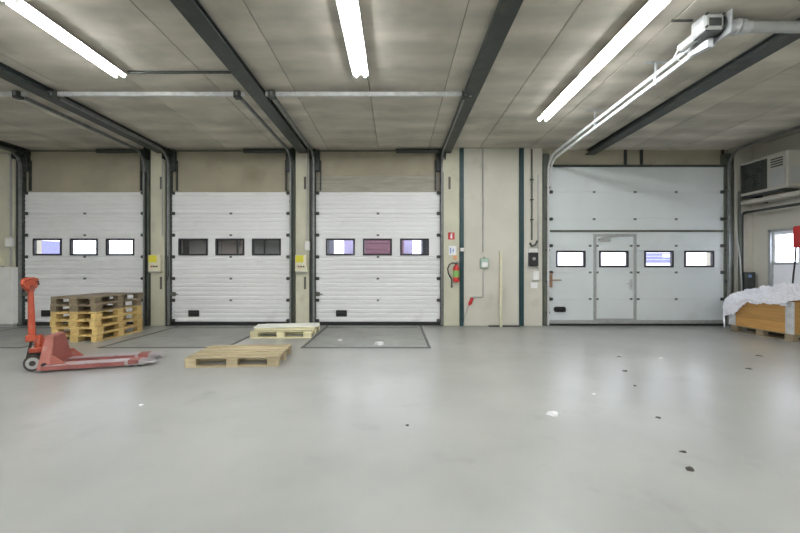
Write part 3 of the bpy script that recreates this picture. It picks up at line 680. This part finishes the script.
obj('plate', MB().box(-.075, .075, -.006, 0, -.08, .08), 'signal_red', s)
pc = MB(); pc.box(-.022, .022, -.0085, -.006, -.055, .03); pc.box(-.010, .010, -.0085, -.006, .03, .055); pc.box(-.010, .035, -.0085, -.006, .045, .058)
obj('pictogram', pc, 'label_white', s)
s = thing('instruction_card', 'white and blue instruction card just above the fire extinguisher', 'card', (X(452.5, YP), YP, Z(250.5, YP)))
obj('sheet', MB().box(-.085, .085, -.005, 0, -.105, .105), 'label_white', s)
pc = MB(); pc.box(-.06, -.03, -.0065, -.005, -.07, .06); pc.box(.0, .03, -.0065, -.005, -.04, .04)
obj('print', pc, 'label_blue', s)
tag(obj('warning_tag', MB().box(X(453.3, YP), X(457, YP), YP - .006, YP, Z(259.5, YP), Z(255.3, YP)), 'label_orange'), 'small orange tag between the instruction card and the fire extinguisher', 'tag')
tag(obj('clip_box', MB().box(X(460, YP), X(463.5, YP), YP - .07, YP - .031, Z(251.5, YP), Z(248, YP), .005), 'plastic_white'), 'small white clip on the teal strip by the fire extinguisher', 'clip')

# ---------------------------------------------------------------- socket, conduit and plug on the wall panel
t = thing('power_socket', 'pale green power socket box on a conduit on the wall', 'socket', (X(483.7, YP), YP, Z(263.5, YP)))
obj('housing', MB().box(-.09, .09, -.09, 0, -.11, .11, .012), 'socket_green', t)
obj('flap', MB().box(-.07, .07, -.115, -.09, -.09, .03, .01), 'plastic_white', t)
obj('gland', MB().tube([(0, -.045, .11), (0, -.045, .15)], .02, 8), 'plastic_grey', t)
pipe('thin grey conduit running up the wall from the power socket', [(X(482.7, YP), YP - .025, Z(260, YP) + .17), (X(482.7, YP), YP - .025, ZC - .03)], .013)
pipe('thin grey conduit running down and sideways below the power socket', [(X(483, YP), YP - .025, Z(268.5, YP) - .02), (X(483, YP), YP - .025, Z(296.5, YP)), (X(482, YP), YP - .025, Z(297, YP)), (X(472, YP), YP - .025, Z(297, YP))], .013)
t = thing('cable_plug', 'red plug connector on a cable hanging low on the wall', 'plug', (X(470, YP), YP - .05, Z(301, YP)))
obj('plug_body', MB().tube([(.04, 0, .08), (-.01, 0, -.05), (-.03, 0, -.09)], [.036, .04, .02], 10), 'signal_red', t)
obj('cable', MB().tube([(-.03, 0, -.08), (-.08, 0, -.2), (-.13, 0, -.34), (-.15, 0, -Z(301, YP) + .02)], .010, 6), 'plastic_grey', t)
tag(obj('wooden_pole', MB().bar((X(501, 8.25), 8.25, .0), (X(500.4, YP), YP - .022, Z(251, YP)), .055, .035, (0, 1, 0)), 'wood_pole'), 'pale wooden pole leaning upright against the wall', 'pole')
tag(obj('floor_strip', MB().box(X(489, 8.3), X(520, 8.3), 8.30, 8.38, 0, .02, .003), 'rubber_black'), 'black rubber strip lying on the floor against the wall', 'strip')

# ---------------------------------------------------------------- switch boxes left of the wicket door
t = thing('switch_box', 'black switch box with a white top on the wall by the grey door', 'switch box', (X(532.3, YP), YP, Z(266, YP)))
obj('housing', MB().box(-.10, .10, -.10, 0, 0, .30, .012), 'plastic_black', t)
obj('cover_top', MB().box(-.095, .095, -.085, 0, .302, .385, .008), 'plastic_white', t)
obj('dial', MB().tube([(0, -.10, .16), (0, -.125, .16)], .035, 12), 'plastic_grey', t)
junction(535.2, 275.5, .145, .21, YP, 'white box mounted just below the black switch box')
tag(obj('notice_sheet', MB().box(X(531, YP), X(537.5, YP), YP - .004, YP, Z(288, YP), Z(282.5, YP)), 'label_white'), 'small pale notice on the wall below the white box', 'notice')
pipe('dark brown conduit coming down to the black switch box', [(X(531.3, YP), YP - .03, Z(240, YP)), (X(531.3, YP), YP - .03, ZC - .03)], .020, 'steel_green')
pipe('slim grey conduit beside the rails of the grey door', [(X(537.5, YP), YP - .03, Z(270, YP)), (X(537.5, YP), YP - .03, ZC - .6)], .012)
for k, py in enumerate((180, 200, 220)):
    tag(obj('pipe_clamp', MB().box(X(529.8, YP), X(532.8, YP), YP - .06, YP, Z(py, YP) - .012, Z(py, YP) + .012), 'steel_dark'), ('top', 'middle', 'lowest')[k] + ' dark clamp holding the brown conduit to the wall', 'clamp', 'clamps on the brown conduit')
tag(obj('cable_loop', MB().tube([(X(529, YP), YP - .05, Z(243, YP)), (X(531, YP), YP - .07, Z(246.5, YP)), (X(534, YP), YP - .07, Z(245, YP)), (X(536.5, YP), YP - .05, Z(241, YP))], .022, 8), 'steel_dark', smooth=True), 'short dark cable bend above the black switch box', 'cable')

# ---------------------------------------------------------------- condenser unit and pipes on the right wall
ax0, ax1, ay0, ay1, az0, az1 = 7.66, XR - .01, 7.34, 8.36, 2.88, 3.62
t = thing('condenser_unit', 'beige air conditioning condenser hung high on the side wall', 'air conditioner', (ax0, ay0, az0))
Lx, Ly, Lz = ax1 - ax0, ay1 - ay0, az1 - az0
m = MB(); m.box(0, Lx, 0, Ly, 0, Lz, .02); obj('casing', m, 'ac_casing', t)
obj('fan_recess', MB().box(-.006, .004, .40, Ly - .05, .06, Lz - .06, .002), 'fan_dark', t)
fg = MB()
for k in range(1, 10):
    z_ = .06 + (Lz - .12) * k / 10; fg.bar((-.016, .40, z_), (-.016, Ly - .05, z_), .006, .006)
for k in range(0, 7):
    y_ = .40 + (Ly - .45) * k / 6; fg.bar((-.016, y_, .06), (-.016, y_, Lz - .06), .006, .006, (0, 1, 0))
obj('fan_guard', fg, 'steel_dark', t)
fb = MB()
for k in range(3):
    a = 2 * math.pi * k / 3 + .3; cy, cz = (.40 + Ly - .05) / 2, Lz / 2
    p = [(math.cos(a - .25) * .05, math.sin(a - .25) * .05), (math.cos(a - .45) * .23, math.sin(a - .45) * .23), (math.cos(a + .35) * .23, math.sin(a + .35) * .23), (math.cos(a + .25) * .05, math.sin(a + .25) * .05)]
    fb.prism([(cy + u, cz + v) for u, v in p], -.012, -.008)
fb.tube([(-.013, cy, cz), (-.006, cy, cz)], .06, 14)
obj('fan_blades', fb, 'plastic_black', t)
obj('service_panel', MB().box(-.012, 0, .05, .34, .08, .40, .003), 'plastic_grey', t)
for k in range(4): obj('louvre', MB().box(-.012, .0, .08, .32, .46 + .05 * k, .485 + .05 * k, .002), 'fan_dark', t)
obj('end_panel', MB().box(.06, Lx - .02, -.012, 0, .10, .42, .004), 'plastic_grey', t)
br = thing('unit_bracket', 'dark steel bracket carrying the condenser unit', 'bracket', (ax0, ay0, az0 - .05))
for y_ in (.12, Ly - .15): obj('arm', MB().box(.0, Lx, y_ - .02, y_ + .02, 0, .049), 'steel_dark', br)
obj('cross_rail', MB().box(.0, .04, .05, Ly - .05, .0, .048), 'steel_dark', br)
tr = thing('cable_tray', 'beige cable tray along the side wall under the condenser', 'cable tray', (7.66, 0, 2.70))
obj('trough', MB().box(0, .20, 5.5, 8.40, 0, .08, .004), 'ac_casing', tr)
for y_ in (5.8, 7.0, 8.1): obj('support_arm', MB().box(.20, XR - 7.66, y_ - .02, y_ + .02, .0, .04), 'steel_dark', tr)
pipe('dark pipe running along the side wall below the cable tray', [(7.70, 8.33, 2.50), (7.75, 8.30, 2.53), (7.75, 5.5, 2.53)], .030, 'steel_dark', 'wall_pipe', 'pipe')
pipe('dark pipe dropping down the corner beside the grey door rails', [(X(739.5, 8.36), 8.36, 3.0), (X(739.5, 8.36), 8.36, .05)], .028, 'steel_green', 'wall_pipe', 'pipe')
pipe('thin dark pipe in the corner above the dark wall cabinet', [(X(743, 8.36), 8.37, 2.5), (X(743, 8.36), 8.37, 1.0)], .018, 'steel_dark', 'wall_pipe', 'pipe')
pipe('slanting grey cable in the corner beside the grey door', [(X(737, 8.3), 8.31, 2.0), (X(740, 8.3), 8.30, 1.5), (X(741.5, 8.3), 8.30, 1.0), (X(742, 8.3), 8.3, .02)], .014, 'plastic_grey', 'hanging_cable', 'cable')
t = thing('wall_cabinet', 'small dark cabinet on the back wall behind the film heap', 'wall cabinet', (X(748.5, 8.3), YP, Z(291, 8.3)))
obj('housing', MB().box(-.12, .12, -.16, 0, 0, .42, .012), 'plastic_black', t)
obj('door', MB().box(-.105, .105, -.172, -.16, .02, .40, .005), 'steel_dark', t)
obj('sticker', MB().box(-.05, .02, -.1745, -.172, .30, .36), 'label_blue', t)
t = thing('alarm_box', 'red box on the side wall with a dangling black cord', 'red box', (XR, 7.30, 1.70))
obj('housing', MB().box(-.20, 0, -.20, .10, 0, .42, .015), 'signal_red', t)
obj('cover', MB().box(-.215, -.20, -.17, .07, .03, .39, .005), 'signal_red', t)
obj('cord', MB().tube([(-.17, .06, .0), (-.175, .07, -.25), (-.19, .09, -.55), (-.20, .10, -.80)], .014, 8), 'rubber_black', t)

# ---------------------------------------------------------------- litter on the floor
def floor_pt(px, py): Y = H * F / (py - CY); return X(px, Y), Y
def scrap(px, py, r, m, label, cat, name, h=.01, n=7, seed=0, group=None, zf=0.0):
    x, y = floor_pt(px, py); rr = random.Random(seed + int(px)); b = bmesh.new()
    ring = [(r * (rr.uniform(.8, 1.35) if k % 2 else rr.uniform(.3, .7)) * math.cos(2 * math.pi * k / n), r * rr.uniform(.4, 1.0) * math.sin(2 * math.pi * k / n)) for k in range(n)]
    lo = [b.verts.new((u, v, 0)) for u, v in ring]; hi = [b.verts.new((u * .85, v * .85, h * rr.uniform(.5, 1.4))) for u, v in ring]
    c0, c1 = b.verts.new((0, 0, 0)), b.verts.new((rr.uniform(-.2, .2) * r, rr.uniform(-.2, .2) * r, h * 1.5))
    for k in range(n):
        j = (k + 1) % n
        b.faces.new((lo[k], lo[j], hi[j], hi[k])); b.faces.new((hi[k], hi[j], c1)); b.faces.new((lo[j], lo[k], c0))
    q = MB.__new__(MB); q.bm = b
    return tag(obj(name, q, m, loc=(x, y, zf)), label, cat, group)
scrap(555, 415.5, .07, 'paper_white', 'crumpled white paper lying on the open floor', 'paper', 'paper_scrap', .025)
scrap(594, 394.5, .022, 'paper_white', 'tiny white crumb beyond the crumpled white paper', 'litter', 'paper_scrap', .01)
scrap(661, 358.5, .04, 'paper_white', 'small white scrap near the grey door', 'litter', 'paper_scrap', .008)
scrap(141, 405, .028, 'paper_white', 'small white scrap in front of the pallet truck', 'litter', 'paper_scrap', .006)
scrap(340.5, 341, .06, 'paper_white', 'white scrap on the dock leveler nearer the pale pallet', 'litter', 'paper_scrap', .02, zf=.0065)
scrap(380, 345, .09, 'paper_white', 'white crumpled scrap at the edge of the dock leveler', 'litter', 'paper_scrap', .03, zf=.0085)
scrap(690.5, 470, .030, 'litter_dark', 'dark dry leaf lying on the open floor', 'leaf', 'dry_leaf', .015, 9)
for px, py, r in ((620, 357, .05), (625, 371, .05), (659, 418, .03), (684, 452, .03), (407.5, 425.5, .018), (635, 386, .02), (760, 356, .05), (750, 369, .05)):
    scrap(px, py, r, 'litter_dark', 'small dark fleck of litter on the open floor', 'litter', 'litter_fleck', .006, group='dark flecks on the floor')

# ---------------------------------------------------------------- outside, seen through the windows
tag(obj('yard_ground', MB().box(-70, 70, YB + .0, 90, -1.4, -1.2), 'asphalt'), 'asphalt yard outside the doors', 'yard', kind='structure')
def box_truck(label, x0, x1, y, z1, m, z0=-.2, depth=6.0, plank=True):
    t = thing('box_truck', label, 'truck', ((x0 + x1) / 2, y, -1.2)); hw_ = (x1 - x0) / 2
    t.rotation_euler.z = math.atan2(y, (x0 + x1) / 2) - math.pi / 2
    hw_ *= math.cos(t.rotation_euler.z)
    obj('cargo_box', MB().box(-hw_, hw_, 0, depth, z0 + 1.2, z1 + 1.2, .03), m, t)
    if plank:
        n = 10
        for k in range(n):
            a = z0 + 1.2 + (z1 - z0) * k / n
            obj('plank', MB().box(-hw_ + .05, hw_ - .05, -.03, 0, a + .02, a + (z1 - z0) / n - .02, .005), m, t)
    obj('chassis', MB().box(-hw_ * .5, hw_ * .5, .2, depth, .6, z0 + 1.19), 'rubber_black', t)
    for sx in (-1, 1):
        for yy in (.9, depth - 1.0):
            obj('wheel', MB().tube([(sx * (hw_ - .3) - .14, yy, .48), (sx * (hw_ - .3) + .14, yy, .48)], .48, 18), 'rubber_black', t)
    return t
box_truck('magenta box truck seen through the middle dock window', X(357, 20), X(404, 20), 20, 2.9, 'truck_magenta')
box_truck('lilac box truck seen through the window above the pallet truck', X(38.5, 22), X(61.5, 22), 22, 2.9, 'truck_lilac', plank=False)
box_truck('pale lilac box truck beside the magenta truck, towards the narrow pier', X(343, 25), X(355, 25), 25, 3.7, 'truck_pale_lilac', plank=False)
box_truck('pale lilac box truck beside the magenta truck, towards the fire extinguisher', X(401, 25), X(412.5, 25), 25, 3.7, 'truck_pale_lilac', plank=False)
wh = thing('warehouse_building', 'white warehouse with lilac bands seen through the grey door windows', 'building', (X(672, 60), 60, -1.2))
obj('wall', MB().box(-12, 12, 0, 10, 0, 5.6), 'facade_pale', wh)
for k in range(3): obj('band', MB().box(-4.6, .2, -.1, -.002, 3.32 + .55 * k, 3.80 + .55 * k), 'truck_lilac', wh)
obj('window', MB().box(-1.6, -.3, -.15, -.1, 4.2, 4.7), 'trailer_dark', wh)
# trailer docked behind the second door, inside its black shelter
cx2 = (D2[0] + D2[1]) / 2
t = thing('docked_trailer', 'dim trailer rear close behind the dark dock windows', 'trailer', (cx2, YB + .14, -1.2))
obj('cargo_box', MB().box(-1.25, 1.25, .06, 9, 1.15, 4.0), 'trailer_grey', t)
obj('rear_door', MB().box(-1.22, -.45, 0, .05, 1.2, 3.95, .01), 'trailer_grey', t)
obj('rear_door', MB().box(-.44, .12, 0, .05, 1.2, 3.95, .01), 'trailer_taupe', t)
obj('rear_door', MB().box(.13, 1.22, 0, .05, 1.2, 3.95, .01), 'trailer_dark', t)
for x in (-.75, -.05, .6): obj('lock_rod', MB().tube([(x, -.03, 1.2), (x, -.03, 3.9)], .02, 8), 'steel_dark', t)
for sx in (-1, 1): obj('wheel', MB().tube([(sx * .95 - .15, 2.0, .5), (sx * .95 + .15, 2.0, .5)], .5, 18), 'rubber_black', t)
obj('axle', MB().box(-.9, .9, 1.7, 2.3, .45, 1.14), 'rubber_black', t)
sh = thing('dock_shelter', 'black dock shelter around the docked trailer outside', 'dock shelter', (cx2, YB, -1.2))
for sx in (-1, 1): obj('side_curtain', MB().box(sx * 1.5 - .15, sx * 1.5 + .15, .0, 1.1, 0, 4.9), 'shelter_black', sh)
obj('head_curtain', MB().box(-1.65, 1.65, 0, 1.1, 4.3, 4.9), 'shelter_black', sh)
sh = thing('dock_shelter', 'black dock shelter outside the door with the magenta window', 'dock shelter', ((D3[0] + D3[1]) / 2, YB, -1.2))
for xo in (-1.32, 1.19): obj('side_curtain', MB().box(xo - .15, xo + .15, .0, .7, 0, 4.9), 'shelter_black', sh)
obj('head_curtain', MB().box(-1.65, 1.65, 0, .7, 4.3, 4.9), 'shelter_black', sh)
